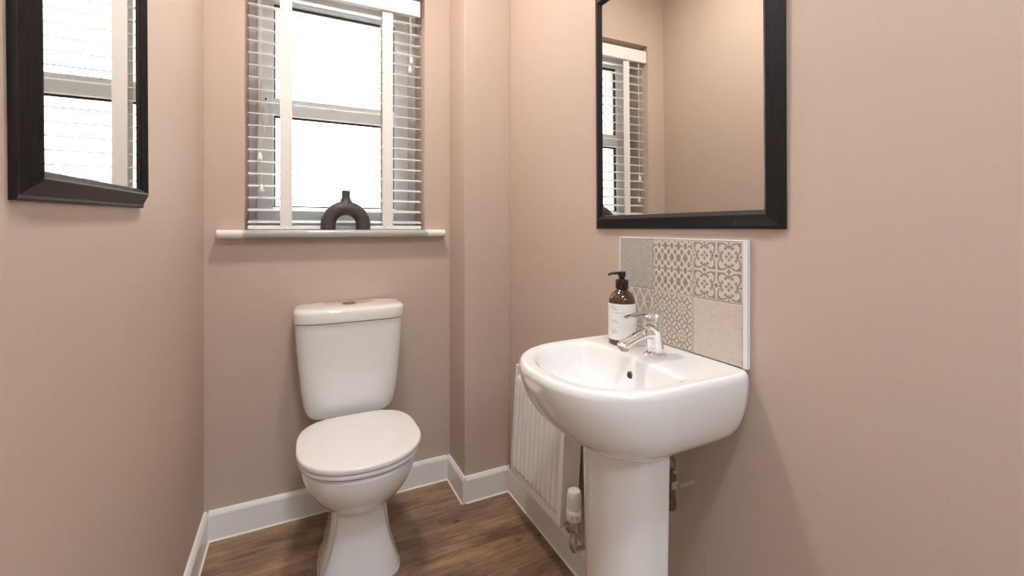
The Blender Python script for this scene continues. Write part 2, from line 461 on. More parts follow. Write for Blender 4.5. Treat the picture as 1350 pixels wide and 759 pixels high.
# cords and wooden acorns
for x, zt in ((-0.1225, 1.40), (-0.1165, 1.28), (0.452, 1.86), (0.446, 1.82)):
    c = bpart(G().tube([(x, BYC - 0.031, zt), (x, BYC - 0.0315, 2.05)], 0.0008, 6), 'pull_cord', TAPE)
    bpart(G().lathe([(0.0015, 0.030), (0.004, 0.026), (0.007, 0.016), (0.0085, 0.006), (0.0075, 0.0), (0.003, -0.002)], (x, BYC - 0.0315, zt - 0.025), 'z', 14), 'cord_pull', SLAT, c, smooth=True)

# ------------------------------------------------------------------ arch vase on the sill
vx, vy = 0.181, 1.8845
R, rt = 0.0665, 0.0285
path = [(-R, 0, 0.0), (-R, 0, 0.008), (-R, 0, 0.016)] + [(-R * cos(a), 0, 0.020 + R * sin(a)) for a in [pi * i / 28 for i in range(0, 29)]] + [(R, 0, 0.016), (R, 0, 0.008), (R, 0, 0.0)]
g = G().tube(path, rt, 28)
nk = catmull([(0.060, 0.050, 0.020), (0.080, 0.052, 0.0265), (0.092, 0.044, 0.0270), (0.102, 0.0345, 0.0250), (0.111, 0.0255, 0.0215), (0.120, 0.0195, 0.0185), (0.131, 0.0168, 0.0166), (0.145, 0.0160, 0.0160), (0.1560, 0.0163, 0.0163), (0.1575, 0.0140, 0.0140), (0.1560, 0.0105, 0.0105), (0.130, 0.0095, 0.0095)], 3)
g.loft([[(rx * cos(2 * pi * i / 28), ry * sin(2 * pi * i / 28), z) for i in range(28)] for z, rx, ry in nk])
vase = g.build('arch_vase', VASE, None, True)
vase.location = (vx, vy, SZ)
rm = vase.modifiers.new('remesh', 'REMESH'); rm.mode = 'VOXEL'; rm.voxel_size = 0.0018; rm.use_smooth_shade = True
sm = vase.modifiers.new('smooth', 'SMOOTH'); sm.factor = 0.5; sm.iterations = 10
tag(vase, 'dark brown stoneware arch shaped vase on the white window sill', 'vase')

# ------------------------------------------------------------------ mirrors
def mirror(name, label, ox, sgn, y0, y1, z0, z1, roll=0.0, tilt=0.0):
    """sgn: direction into the room along x. Frame profile rises towards the glass."""
    cy, cz = (y0 + y1) / 2, (z0 + z1) / 2
    root = tag(empty(name, (ox, cy, z0)), label, 'mirror')
    hw, hh = (y1 - y0) / 2, (z1 - z0) / 2
    prof = [(0, 0.0), (0.0, 0.0045), (0.003, 0.0065), (0.0065, 0.0068), (0.0255, 0.0200), (0.0275, 0.0205), (0.0290, 0.0200), (0.0370, 0.0120), (0.0370, 0.0030), (0.020, 0.0)]
    def corner(i, t, h_):
        sy, sz = [(-1, -1), (1, -1), (1, 1), (-1, 1)][i]
        return Vector((sgn * (h_ + 0.0005), sy * (hw - t), hh + sz * (hh - t)))
    def xf(p):
        c = Vector((0, 0, hh)); q = p - c
        q = Matrix.Rotation(roll, 3, 'X') @ q
        # tilt pivots about the bottom edge so the top leans out
        q = q + c; q = Matrix.Rotation(tilt, 3, 'Y') @ q
        return q
    names = ['frame_bar'] * 4
    for i in range(4):
        j = (i + 1) % 4
        g = G().loft([[xf(corner(i, t, h_)) for t, h_ in prof], [xf(corner(j, t, h_)) for t, h_ in prof]])
        g.build('frame_bar', FRAME, root)
    # bevelled glass
    ti, tb, hg = 0.035, 0.0385, 0.0105
    o4 = [xf(corner(i, ti, hg - 0.0009)) for i in range(4)]; i4 = [xf(corner(i, tb, hg)) for i in range(4)]
    b4 = [xf(corner(i, ti, 0.002)) for i in range(4)]
    v = b4 + o4 + i4
    f = [(0, 1, 2, 3)] + [(a, (a + 1) % 4, 4 + (a + 1) % 4, 4 + a) for a in range(4)] + [(4 + a, 4 + (a + 1) % 4, 8 + (a + 1) % 4, 8 + a) for a in range(4)] + [(8, 9, 10, 11)]
    pydata('mirror_glass', v, f, MIRROR, root)
    return root
mirror('wall_mirror', 'black wood framed mirror hung above the washbasin and patterned tile splashback', XR, -1, 0.510, 1.085, 1.117, 1.812, 0.0, -radians(0.35))
mirror('wall_mirror', 'black wood framed mirror on the bare wall, reflecting the window blind slats', XL, 1, 0.697, 1.172, 1.1565, 1.760, radians(1.2), 0.0)

# ------------------------------------------------------------------ toilet
TX = 0.189
toilet = tag(empty('toilet', (TX, 1.55, 0)), 'white ceramic close coupled toilet with lid down under the window', 'toilet')
def tpart(g, name, m, parent=toilet, **kw):
    for q in g.v: q -= Vector(toilet.location)
    return g.build(name, m, parent, **kw)
# pan: z, halfwidth, front y, back y, nfront
keys = [
    (0.000, 0.1235, 1.428, 1.800, 3.1),
    (0.012, 0.1230, 1.429, 1.800, 3.1),
    (0.030, 0.1190, 1.433, 1.800, 3.0),
    (0.060, 0.1100, 1.440, 1.800, 3.0),
    (0.100, 0.1000, 1.449, 1.800, 2.9),
    (0.150, 0.0915, 1.456, 1.800, 2.8),
    (0.195, 0.0875, 1.457, 1.800, 2.6),
    (0.222, 0.0880, 1.448, 1.805, 2.4),
    (0.236, 0.0970, 1.425, 1.815, 2.3),
    (0.252, 0.1130, 1.403, 1.825, 2.2),
    (0.280, 0.1370, 1.371, 1.845, 2.15),
    (0.315, 0.1590, 1.343, 1.865, 2.15),
    (0.350, 0.1730, 1.326, 1.875, 2.15),
    (0.385, 0.1800, 1.318, 1.880, 2.15),
    (0.3905, 0.1785, 1.3195, 1.880, 2.15),
    (0.3950, 0.1710, 1.327, 1.878, 2.15),
]
g = G()
rings = []
for z, hw, yf, yb, nf in catmull(keys, 6):
    def nf_(a, nf=nf): return nf if sin(a) < 0 else 2.3
    ring_ = sell(TX, 1.53, z, hw, hw, 1.53 - yf, yb - 1.53, nf_, 192)
    if 0.02 < z < 0.232:
        # scooped flank behind the front panel of the foot, sweeping back towards the floor
        k_ = min(1, (z - 0.02) / 0.05) * min(1, (0.232 - z) / 0.012)
        ac = 212 - 20 * (1 - z / 0.232)
        for i, p_ in enumerate(ring_):
            a = 360.0 * i / len(ring_)
            for c_ in (ac, 540 - ac):
                da = (a - c_)
                sc = (6.0 if (da > 0) == (c_ < 270) else 13.0)
                p_.xy = Vector((TX, 1.53)) + (p_.xy - Vector((TX, 1.53))) * (1 - 0.05 * k_ * math.exp(-(da / sc) ** 2))
    rings.append(ring_)
g.loft(rings)
pan = tpart(g, 'pan', CERAM, smooth=True, sharp=60)
g = G()
ring_o = sell(TX, 1.53, 0.0, 0.1285, 0.1285, 1.53 - 1.423, 0.272, lambda a: 3.1 if sin(a) < 0 else 2.3)
ring_i = sell(TX, 1.53, 0.006, 0.1238, 0.1238, 1.53 - 1.428, 0.268, lambda a: 3.1 if sin(a) < 0 else 2.3)
ring_b = sell(TX, 1.53, 0.0, 0.118, 0.118, 1.53 - 1.434, 0.262, lambda a: 3.1 if sin(a) < 0 else 2.3)
g.loft([ring_b, ring_o, ring_i], False, False); tpart(g, 'sealant', SEAL, smooth=True)
def egg(z, hw, yf, yb, off=0.0):
    def nn(a): return 2.15 if sin(a) < 0 else 3.3
    return sell(TX, 1.495, z, hw, hw, 1.495 - yf, yb - 1.495, nn, 112)
def slab(z0, z1, hw, yf, yb, r, dome=0.0):
    rings = []
    for i in range(5):
        a = -pi / 2 + pi / 2 * i / 4
        rings.append(egg(z0 + r + r * sin(a), hw - r + r * cos(a), yf + r - r * cos(a), yb - r + r * cos(a)))
    for i in range(5):
        a = pi / 2 * i / 4
        rings.append(egg(z1 - r + r * sin(a), hw - r + r * cos(a), yf + r - r * cos(a), yb - r + r * cos(a)))
    if dome:
        for t in (0.8, 0.5, 0.2):
            rings.append(egg(z1 + dome * (1 - t * t), (hw - r) * t, 1.495 - (1.495 - yf - r) * t, 1.495 + (yb - 1.495 - r) * t))
    return rings
tpart(G().loft(slab(0.4030, 0.4175, 0.186, 1.3125, 1.700, 0.005)), 'seat', SEATP, smooth=True, sharp=50)
tpart(G().loft(slab(0.4195, 0.4375, 0.190, 1.308, 1.705, 0.006, 0.002)), 'seat_lid', SEATP, smooth=True, sharp=50)
for s_ in (-1, 1):
    tpart(G().lathe([(0.013, -0.02), (0.013, 0.02)], (TX + s_ * 0.075, 1.7045, 0.421), 'x', 16), 'hinge', SEATP, smooth=True, sharp=40)

def crings(keys, n=5.5, per=4):
    rr = []
    for z, hw, yf in catmull(keys, per):
        rr.append(sell(TX, 1.80, z, hw, hw, 1.80 - yf, 0.087, lambda a: (n if sin(a) > 0 else 3.9), 112))
    return rr
g = G().loft(crings([(0.4035, 0.110, 1.775), (0.409, 0.128, 1.762), (0.4200, 0.146, 1.750), (0.440, 0.158, 1.739), (0.480, 0.168, 1.731),
                     (0.560, 0.178, 1.725), (0.680, 0.1885, 1.719), (0.771, 0.194, 1.715)]))
cis = tpart(g, 'cistern', CERAM, smooth=True, sharp=60)
g = G().loft(crings([(0.7725, 0.191, 1.7185), (0.774, 0.1965, 1.7115), (0.777, 0.198, 1.7095), (0.795, 0.1985, 1.709), (0.812, 0.1975, 1.711), (0.8185, 0.194, 1.7165), (0.8225, 0.188, 1.7235), (0.8250, 0.168, 1.742), (0.8265, 0.10, 1.775)], per=3))
clid = tpart(g, 'cistern_lid', CERAM, smooth=True, sharp=60)
bx_, by_, bz_ = TX - 0.005, 1.800, 0.8262
ring = tpart(G().lathe([(0.0245, 0), (0.0245, 0.0045), (0.0215, 0.006), (0.0200, 0.0045)], (bx_, by_, bz_), 'z', 36), 'button_ring', BUTTON, smooth=True, sharp=40)
for s_ in (-1, 1):
    pts = [(0.002 * s_, -0.019), (0.002 * s_, 0.019)] + [(s_ * 0.0193 * sin(t), 0.0193 * cos(t)) for t in [0.12 + (pi - 0.24) * i / 14 for i in range(15)]]
    g = G().loft([[(bx_ + a, by_ + b, bz_ + 0.001) for a, b in pts], [(bx_ + a, by_ + b, bz_ + (0.0078 if s_ > 0 else 0.0068)) for a, b in pts]])
    tpart(g, 'flush_button', BUTTON, ring)

# ------------------------------------------------------------------ washbasin
WC = 0.765; RIM = 0.832
basin = tag(empty('washbasin', (0.66, WC, 0)), 'white ceramic washbasin on a full pedestal against the wall', 'washbasin')
def spart(g, name, m, parent=basin, **kw):
    for q in g.v: q -= Vector(basin.location)
    return g.build(name, m, parent, **kw)
XBK = XR - 0.0015
def dring(z, w_, xf, xb, nfr, nbk, xc=0.62, N=128):
    def nn(a): return nfr if cos(a) < 0 else nbk
    return sell(xc, WC, z, xc - xf, xb - xc, w_, w_, nn, N)
outer = [  # z, w, xfront, xback, nf, nb
    (0.662, 0.060, 0.595, XBK, 2.2, 9.0),
    (0.664, 0.090, 0.572, XBK, 2.2, 9.5),
    (0.670, 0.120, 0.548, XBK, 2.2, 10.0),
    (0.682, 0.143, 0.517, XBK, 2.2, 11.0),
    (0.700, 0.164, 0.489, XBK, 2.25, 12.0),
    (0.725, 0.178, 0.463, XBK, 2.3, 14.0),
    (0.755, 0.1865, 0.443, XBK, 2.35, 16.0),
    (0.790, 0.1925, 0.430, XBK, 2.4, 16.0),
    (0.813, 0.1935, 0.4255, XBK, 2.4, 16.0),
    (0.8225, 0.1925, 0.4265, XBK, 2.4, 16.0),
    (0.8295, 0.1885, 0.4305, XBK, 2.4, 16.0),
    (RIM, 0.1830, 0.4360, XBK, 2.4, 16.0),
]
inner = [
    (RIM, 0.1830, 0.4360, XBK, 2.4, 16.0),
    (0.8312, 0.176, 0.443, 0.775, 2.4, 8.0),
    (0.8305, 0.168, 0.452, 0.700, 2.4, 6.0),
    (0.8275, 0.162, 0.4585, 0.6800, 2.4, 5.0),
    (0.8190, 0.156, 0.4650, 0.6740, 2.4, 5.0),
    (0.800, 0.147, 0.475, 0.6690, 2.35, 5.0),
    (0.775, 0.135, 0.489, 0.6620, 2.3, 4.5),
    (0.750, 0.118, 0.508, 0.6530, 2.2, 4.0),
    (0.732, 0.096, 0.530, 0.6440, 2.1, 3.2),
    (0.722, 0.070, 0.553, 0.6360, 2.0, 2.6),
    (0.718, 0.040, 0.580, 0.6280, 2.0, 2.2),
    (0.717, 0.021, 0.5975, 0.6225, 2.0, 2.0),
]
rings = []
for kk in catmull(outer, 4):
    rings.append(dring(*kk))
for kk in catmull(inner, 4)[1:]:
    xc = 0.62 if kk[0] > 0.75 else 0.62 - (0.75 - kk[0]) / 0.033 * 0.010
    rings.append(dring(*kk, xc=xc))
spart(G().loft(rings), 'bowl', CERAM, smooth=True, sharp=70)
spart(G().lathe([(0.021, 0.0), (0.021, 0.003), (0.017, 0.0045), (0.008, 0.0035)], (0.610, WC, 0.7165), 'z', 28), 'waste', CHROME, smooth=True, sharp=40)
# overflow: chromed oval on the back wall of the bowl, dark disc painting the hole's shade
ov = Vector((0.6660, WC - 0.004, 0.790))
def disc_x(c, ry, rz, x0, x1, n=28, rin=None):
    g = G(); R0 = [(c.x + x0, c.y + ry * cos(2 * pi * i / n), c.z + rz * sin(2 * pi * i / n)) for i in range(n)]
    R1 = [(c.x + x1, c.y + ry * cos(2 * pi * i / n), c.z + rz * sin(2 * pi * i / n)) for i in range(n)]
    return g.loft([R0, R1])
spart(disc_x(ov, 0.0082, 0.0105, -0.0005, 0.008), 'overflow_hole', BRASS)
spart(disc_x(ov, 0.0060, 0.0082, -0.0010, 0.002), 'overflow_hole', HOLE_SHADE)
# pedestal
g = G(); rings = []
for z, w_, xf in catmull([(0.0, 0.1010, 0.562), (0.03, 0.0995, 0.564), (0.15, 0.0905, 0.574), (0.35, 0.0900, 0.575), (0.55, 0.0935, 0.572), (0.640, 0.0950, 0.570), (0.668, 0.0960, 0.569), (0.700, 0.0960, 0.569)], 4):
    def nn(a): return 2.2 if cos(a) < 0 else 14.0
    rings.append(sell(0.655, WC, z, 0.655 - xf, 0.045, w_, w_, nn, 96))
spart(G().loft(rings), 'pedestal', CERAM, smooth=True, sharp=60)

# ------------------------------------------------------------------ mixer tap
tx, ty = 0.733, 0.752
tap = tag(empty('mixer_tap', (tx, ty, RIM - 0.0005)), 'chrome single lever mixer tap on the washbasin deck', 'tap')
g = G().lathe([(0.0245, 0.0), (0.0250, 0.002), (0.0235, 0.0045), (0.0190, 0.006), (0.0180, 0.009)], (0, 0, 0), 'z', 36)
g.build('base_flange', CHROME, tap, True, 40)
body = catmull([(0.004, 0.000, 0.0185, 0.0185), (-0.0, 0.020, 0.0180, 0.0182), (-0.003, 0.040, 0.0182, 0.0188), (-0.005, 0.058, 0.0200, 0.0200), (-0.006, 0.072, 0.0195, 0.0200), (-0.006, 0.0745, 0.0180, 0.0185)], 5)
N = 32
g = G().loft([[Vector((a + rx * cos(2 * pi * i / N), ry * sin(2 * pi * i / N), z)) for i in range(N)] for a, z, rx, ry in body])
g.build('body', CHROME, tap, True, 50)
sp = catmull([(0.004, 0.044, 0.0165, 0.0165), (-0.014, 0.050, 0.0165, 0.0150), (-0.034, 0.051, 0.0160, 0.0125), (-0.056, 0.046, 0.0150, 0.0108), (-0.078, 0.0385, 0.0142, 0.0098), (-0.096, 0.0315, 0.0135, 0.0092), (-0.0975, 0.0305, 0.0115, 0.0078)], 5)
g = G().tube([(a, 0, b) for a, b, _, _ in sp], [(c_, d_) for _, _, c_, d_ in sp], 28)
spo = g.build('spout', CHROME, tap, True, 50)
G().lathe([(0.0085, -0.006), (0.0085, 0.0), (0.006, 0.0)], (-0.0890, 0, 0.0255), 'z', 20).build('aerator', NICKEL, spo, True, 40)
# lever: domed cap and flat blade
cap = [(-0.006, 0.0755, 0.0190, 0.0195), (-0.005, 0.0800, 0.0200, 0.0202), (-0.003, 0.0880, 0.0200, 0.0200), (0.000, 0.0950, 0.0180, 0.0185), (0.003, 0.0985, 0.0130, 0.0140), (0.004, 0.0997, 0.006, 0.007)]
g = G().loft([[Vector((a + rx * cos(2 * pi * i / N), ry * sin(2 * pi * i / N), z)) for i in range(N)] for a, z, rx, ry in catmull(cap, 4)])
lv = catmull([(0.012, 0.0930, 0.0140, 0.0050), (-0.010, 0.0965, 0.0165, 0.0052), (-0.035, 0.0965, 0.0150, 0.0040), (-0.060, 0.0945, 0.0125, 0.0033), (-0.080, 0.0925, 0.0105, 0.0030), (-0.086, 0.0918, 0.0070, 0.0022)], 5)
g.tube([(a, 0, b) for a, b, _, _ in lv], [(c_, d_) for _, _, c_, d_ in lv], 24)
g.build('lever', CHROME, tap, True, 50)

# ------------------------------------------------------------------ soap bottle
bt = tag(empty('soap_bottle', (0.7365, 0.8700, RIM - 0.0007)), 'amber glass pump soap bottle with white label beside the tap', 'bottle')
br = 0.0335
prof = catmull([(0.029, 0.0), (br - 0.001, 0.003), (br, 0.008), (br, 0.060), (br, 0.096), (br - 0.001, 0.106), (0.0285, 0.118), (0.0215, 0.127), (0.0150, 0.133), (0.0125, 0.138), (0.0122, 0.146)], 4)
G().lathe(prof, (0, 0, 0), 'z', 48).build('glass_body', AMBER, bt, True, 60)
# label wraps three quarters of the bottle, facing the room
la0, la1 = radians(95), radians(335)
def lab_pt(a, z, r): return (r * cos(a), r * sin(a), z)
n = 40; rl = br + 0.0004
ringb = [lab_pt(la0 + (la1 - la0) * i / n, 0.013, rl) for i in range(n + 1)]; ringt = [lab_pt(la0 + (la1 - la0) * i / n, 0.101, rl) for i in range(n + 1)]
ib = [lab_pt(la0 + (la1 - la0) * i / n, 0.013, br + 0.0001) for i in range(n + 1)]; it = [lab_pt(la0 + (la1 - la0) * i / n, 0.101, br + 0.0001) for i in range(n + 1)]
g = G(); g.loft([ib, ringb, ringt, it], False, False, False)
label = g.build('label', LABEL, bt, True, 40)
def ink(a0, a1, z0, z1):
    g = G(); m_ = 6; r_ = rl + 0.0002
    g.loft([[lab_pt(a0 + (a1 - a0) * i / m_, z0, r_) for i in range(m_ + 1)], [lab_pt(a0 + (a1 - a0) * i / m_, z1, r_) for i in range(m_ + 1)]], False, False, False)
    return g
f0 = radians(223)     # label front faces the camera side
g = G()
def ink_add(a0, a1, z0, z1):
    q = ink(radians(a0), radians(a1), z0, z1); g.add(q.v, q.f)
# small brand mark, thin rule, lines of tiny print
for a in (186, 193, 203): ink_add(a, a + 1.6, 0.086, 0.095)
ink_add(203, 209, 0.086, 0.0872); ink_add(186, 194, 0.0938, 0.095)
ink_add(184, 246, 0.0795, 0.0801)
for z, a1 in ((0.060, 206), (0.056, 214), (0.036, 203), (0.032, 211), (0.028, 199)):
    a = 184
    while a < a1:
        ink_add(a, a + 2.4, z, z + 0.0012); a += 3.4
g.build('print', INK, label)
pump = G()
pump.lathe([(0.0155, 0.136), (0.0160, 0.1365), (0.0160, 0.1565), (0.0150, 0.158), (0.0085, 0.159), (0.0070, 0.160), (0.0070, 0.166), (0.0095, 0.1665), (0.0095, 0.1775), (0.0085, 0.1785)], (0, 0, 0), 'z', 32)
pump.tube([(0.004, 0, 0.1745), (-0.015, 0.006, 0.1748), (-0.027, 0.011, 0.1735), (-0.033, 0.0135, 0.1700)], [(0.0055, 0.0040), (0.0045, 0.0036), (0.0038, 0.0032), (0.0030, 0.0028)], 14)
pump.build('pump', BLACKP, bt, True, 45)

# ------------------------------------------------------------------ tiled splashback
SY0, SY1 = 0.594, 0.970; SZ0, SZ1 = 0.8335, 1.0915
spl = tag(empty('tile_splashback', (XR, (SY0 + SY1) / 2, SZ0)), 'six tile splashback mixing patterned and plain tiles above the washbasin', 'splashback')
def kpart(g, name, m, parent=spl, **kw):
    for q in g.v: q -= Vector(spl.location)
    return g.build(name, m, parent, **kw)
XF = XR - 0.0095
kpart(G().box(XR - 0.007, XR - 0.0005, SY0 - 0.001, SY1, SZ0, SZ1), 'grout_bed', GROUT)
kpart(G().box(XF - 0.0012, XR - 0.0005, SY0 - 0.0105, SY0 - 0.0005, SZ0, SZ1 + 0.003, 0.001), 'edge_trim', TRIMW)
kpart(G().box(XF - 0.0006, XR - 0.0005, SY0 - 0.0005, SY1 + 0.0035, SZ1, SZ1 + 0.003, 0.0006), 'edge_trim', TRIMW)
kpart(G().box(XF - 0.0006, XR - 0.0005, SY1, SY1 + 0.0035, SZ0, SZ1, 0.0006), 'edge_trim', TRIMW)
tw = (SY1 - SY0) / 3; th = (SZ1 - SZ0) / 2; gp = 0.0009
def print_mesh(fn, ya, za, sy, sz, n=150):
    """flat glaze print: cells of a fine grid where fn is true, merged into strips"""
    g = G(); xx = XF - 0.0003
    for j in range(n):
        b = (j + 0.5) / n; start = None
        for i in range(n + 1):
            on = i < n and fn((i + 0.5) / n, b)
            if on and start is None: start = i
            if not on and start is not None:
                a0, a1, b0, b1 = start / n, i / n, j / n, (j + 1) / n
                g.add([(xx, ya - a0 * sy, za + b0 * sz), (xx, ya - a1 * sy, za + b0 * sz), (xx, ya - a1 * sy, za + b1 * sz), (xx, ya - a0 * sy, za + b1 * sz)], [(0, 1, 2, 3)])
                start = None
    return g
def near(x): return x - math.floor(x + 0.5)
def pat_diamond(a, b):
    if not (0.02 < a < 0.98 and 0.02 < b < 0.98): return False
    c, r = a * 6, b * 4.5 + 0.0
    ic, ir = math.floor(c + 0.5), math.floor(r + 0.5)
    x, y_ = (c - ic) / 6, (r - ir) / 4.5
    odd = (ic + ir) % 2
    if ir % 2 == 0:
        if odd == 0:
            if abs(x) / 0.066 + abs(y_) / 0.098 < 1: return True
        elif (x / 0.040) ** 2 + (y_ / 0.060) ** 2 < 1: return True
    else:
        if odd == 0:
            if abs(x) / 0.066 + abs(y_) / 0.098 < 1: return True
        elif abs(x) < 0.050 and abs(y_) < 0.068: return True
    # ovals between rows and beads between the figures
    x2, y2 = near(c - 0.5) / 6, near(r - 0.5) / 4.5
    if (x2 / 0.038) ** 2 + (y2 / 0.050) ** 2 < 1: return True
    if ir % 2 == 0 and (x2 / 0.020) ** 2 + (y_ / 0.022) ** 2 < 1: return True
    return False
def pat_scroll(a, b):
    if not (0.012 < a < 0.988 and 0.012 < b < 0.988): return False
    x = abs((a % 0.5) - 0.25) / 0.25; y_ = abs((b % 0.5) - 0.25) / 0.25
    s_, t = (x + y_) / 1.41421, abs(x - y_) / 1.41421
    # heart: tip on the diagonal at s = 1.28, two lobes at s = 0.68
    def body(s_, t, g):
        if s_ < 0.68: return math.hypot(s_ - 0.68, t - 0.215) < 0.215 - g
        u = (s_ - 0.68) / (0.63 - 1.7 * g)
        if u >= 1: return False
        return t < (0.43 - g) * math.cos(u * pi / 2) ** 1.0
    if body(s_, t, 0.0):
        if math.hypot(s_ - 0.60, t - 0.175) < 0.085: return True          # curled end
        if not body(s_, t, 0.105):
            if s_ < 0.68 and t < 0.13: return False
            return True
        if s_ > 1.0: return True
        return False
    for px, py, rr_ in ((0.20, 0.0, 0.155), (0.0, 0.20, 0.155), (1.0, 0.0, 0.20), (0.0, 1.0, 0.20), (0.66, 0.0, 0.17), (0.0, 0.66, 0.17)):
        if (abs(x - px) / rr_) ** 0.85 + (abs(y_ - py) / rr_) ** 0.85 < 1: return True
    return False
def pat_lattice(a, b):
    if not (0.015 < a < 0.985 and 0.015 < b < 0.985): return False
    x, y_ = abs(near(a * 4)), abs(near(b * 2))
    x2, y2 = abs(near(a * 4 - 0.5)), abs(near(b * 2 - 0.5))
    if x / 0.36 + y_ / 0.42 < 1 and x > 0.03: return True
    if x2 / 0.36 + y2 / 0.42 < 1 and x2 > 0.03 and y2 > 0.02: return True
    return False
def pat_circles(a, b):
    if not (0.012 < a < 0.988 and 0.012 < b < 0.988): return False
    # eight petalled flowers every half tile
    x, y_ = near(a * 2 - 0.5) / 2, near(b * 2 - 0.5) / 2
    r_ = math.hypot(x, y_)
    if r_ < 0.128:
        if r_ < 0.030: return False
        if r_ < 0.043 or r_ > 0.116: return True
        an = math.atan2(y_, x) / (pi / 4)
        return abs(near(an - 0.5)) * r_ * (pi / 4) < 0.0085
    # interlaced circles between them
    cnt = 0
    for i in range(-1, 10):
        for j in range(-1, 10):
            if (i + j) % 2: continue
            d_ = math.hypot(a - i * 0.125, b - j * 0.125)
            if abs(d_ - 0.125) < 0.0105: return True
            if d_ < 0.125: cnt += 1; dx, dy = a - i * 0.125, b - j * 0.125
    if cnt != 1: return cnt == 0
    return not abs(dx) + abs(dy) < 0.046
tiles = [[(TILE_G, None, 'plain grey stone tile'), (TILE_C, (pat_diamond, TILE_D), 'cream tile with taupe diamonds and squares'), (TILE_C, (pat_scroll, TILE_D), 'cream tile with taupe scrolls')],
         [(TILE_C, (pat_lattice, TILE_L), 'cream tile with taupe star lattice'), (TILE_C, (pat_circles, TILE_L), 'cream tile with interlaced circles'), (TILE_B, None, 'plain beige stone tile')]]
for r in range(2):
    for c in range(3):
        ya = SY1 - c * tw - gp; yb = SY1 - (c + 1) * tw + gp
        zt = SZ1 - r * th - gp; zb = SZ1 - (r + 1) * th + gp
        m, pat, lab = tiles[r][c]
        t = kpart(G().box(XF, XR - 0.006, yb, ya, zb, zt, 0.0008, 1), 'tile', m); t['label'] = lab
        if pat:
            kpart(print_mesh(pat[0], ya, zb, ya - yb, zt - zb), 'tile_print', pat[1], t)

# ------------------------------------------------------------------ radiator
RL, RH, RD = 0.344, 0.405, 0.068
rad = tag(empty('radiator', (0.7525, 1.311, 0.1985), (0, radians(3.4), 0)), 'small white ribbed panel radiator low on the wall between boxing and washbasin', 'radiator')
nb = 10; pitch = 0.0305
ny, nz = 172, 60
ys = [-RL / 2 + RL * i / ny for i in range(ny + 1)]
zs_ = [RH * i / nz for i in range(nz + 1)]
x_f = -RD / 2
v = []; f = []
for z in zs_:
    for yy in ys:
        h_ = 0.0
        u = (yy + RL / 2 - 0.022) / pitch
        ib = math.floor(u)
        if 0 <= ib < nb:
            fr = abs(u - ib - 0.5) * 2          # 0 centre .. 1 edge
            if fr < 0.80:
                e = 0.5 + 0.5 * cos(pi * (fr - 0.34) / 0.46) if fr > 0.34 else 1.0
                ez = min(1, max(0, (z - 0.030) / 0.014)) * min(1, max(0, (RH - 0.030 - z) / 0.014))
                ez = ez * ez * (3 - 2 * ez)
                h_ = 0.0135 * e * ez
        v.append((x_f - h_ + 0.0085, yy, z))
nn_ = ny + 1
for i in range(nz):
    for j in range(ny): f.append((i * nn_ + j, i * nn_ + j + 1, (i + 1) * nn_ + j + 1, (i + 1) * nn_ + j))
pydata('front_panel', v, f, RADW, rad, True)
G().box(x_f + 0.0088, x_f + 0.013, -RL / 2, RL / 2, 0.0, RH, 0.002).build('panel_back', RADW, rad)
for s_ in (-1, 1):
    G().box(x_f + 0.004, RD / 2, s_ * RL / 2 - 0.002 * (1 if s_ > 0 else 0) - 0.0005, s_ * RL / 2 + 0.002 * (1 if s_ < 0 else 0) + 0.0005, 0.004, RH - 0.001, 0.0006).build('side_cover', RADW, rad)
g = G()
g.box(x_f + 0.006, x_f + 0.016, -RL / 2, RL / 2, RH - 0.012, RH + 0.001, 0.002); g.box(RD / 2 - 0.010, RD / 2, -RL / 2, RL / 2, RH - 0.012, RH + 0.001, 0.002)
top = g.build('top_grille', RADW, rad)
for i in range(19):
    yy = -RL / 2 + 0.012 + i * (RL - 0.024) / 18
    G().box(x_f + 0.012, RD / 2 - 0.006, yy - 0.0028, yy + 0.0028, RH - 0.006, RH).build('grille_bar', RADW, top)
# convector fins and rear panel
G().box(RD / 2 - 0.012, RD / 2 - 0.004, -RL / 2 + 0.004, RL / 2 - 0.004, 0.004, RH - 0.014, 0.002).build('rear_panel', RADW, rad)
# thermostatic valve on the near end
vv = empty('thermostatic_valve'); bpy.data.objects.remove(vv)
g = G().lathe([(0.0200, 0.0), (0.0225, 0.003), (0.0228, 0.030), (0.0212, 0.032), (0.0212, 0.036), (0.0216, 0.038), (0.0206, 0.066), (0.0198, 0.084), (0.0180, 0.0875), (0.0165, 0.0870), (0.0160, 0.0880), (0.006, 0.0885)], (0, 0, 0), 'z', 40)
head = g.build('valve_head', TRVW, rad, True, 40); head.location = (-0.006, -RL / 2 - 0.0385, 0.046)
head.rotation_euler = (0, -radians(3.4), 0)
for i in range(12):
    a = 2 * pi * i / 12
    o = G().box(-0.0012, 0.0012, 0.0206, 0.0220, 0.044, 0.074).build('grip_rib', TRVW, head); o.rotation_euler = (0, 0, a)
for i, a in enumerate((150, 185, 222, 260, 300)):
    a = radians(a); rr_ = 0.0230
    c = Vector((rr_ * cos(a), rr_ * sin(a), 0.018)); t_ = Vector((-sin(a), cos(a), 0))
    dd = 0.0014; hh_ = 0.003
    G().add([c - t_ * dd - Vector((0, 0, hh_)), c + t_ * dd - Vector((0, 0, hh_)), c + t_ * dd + Vector((0, 0, hh_)), c - t_ * dd + Vector((0, 0, hh_))], [(0, 1, 2, 3)]).build('scale_mark', INK, head)
vb = G()
vy0 = -RL / 2 - 0.0385
vb.lathe([(0.0100, -0.030), (0.0125, -0.028), (0.0125, -0.014), (0.0105, -0.010), (0.0100, 0.010), (0.0150, 0.016), (0.0165, 0.022), (0.0165, 0.034), (0.0150, 0.046)], (-0.006, vy0, 0.0), 'z', 20)
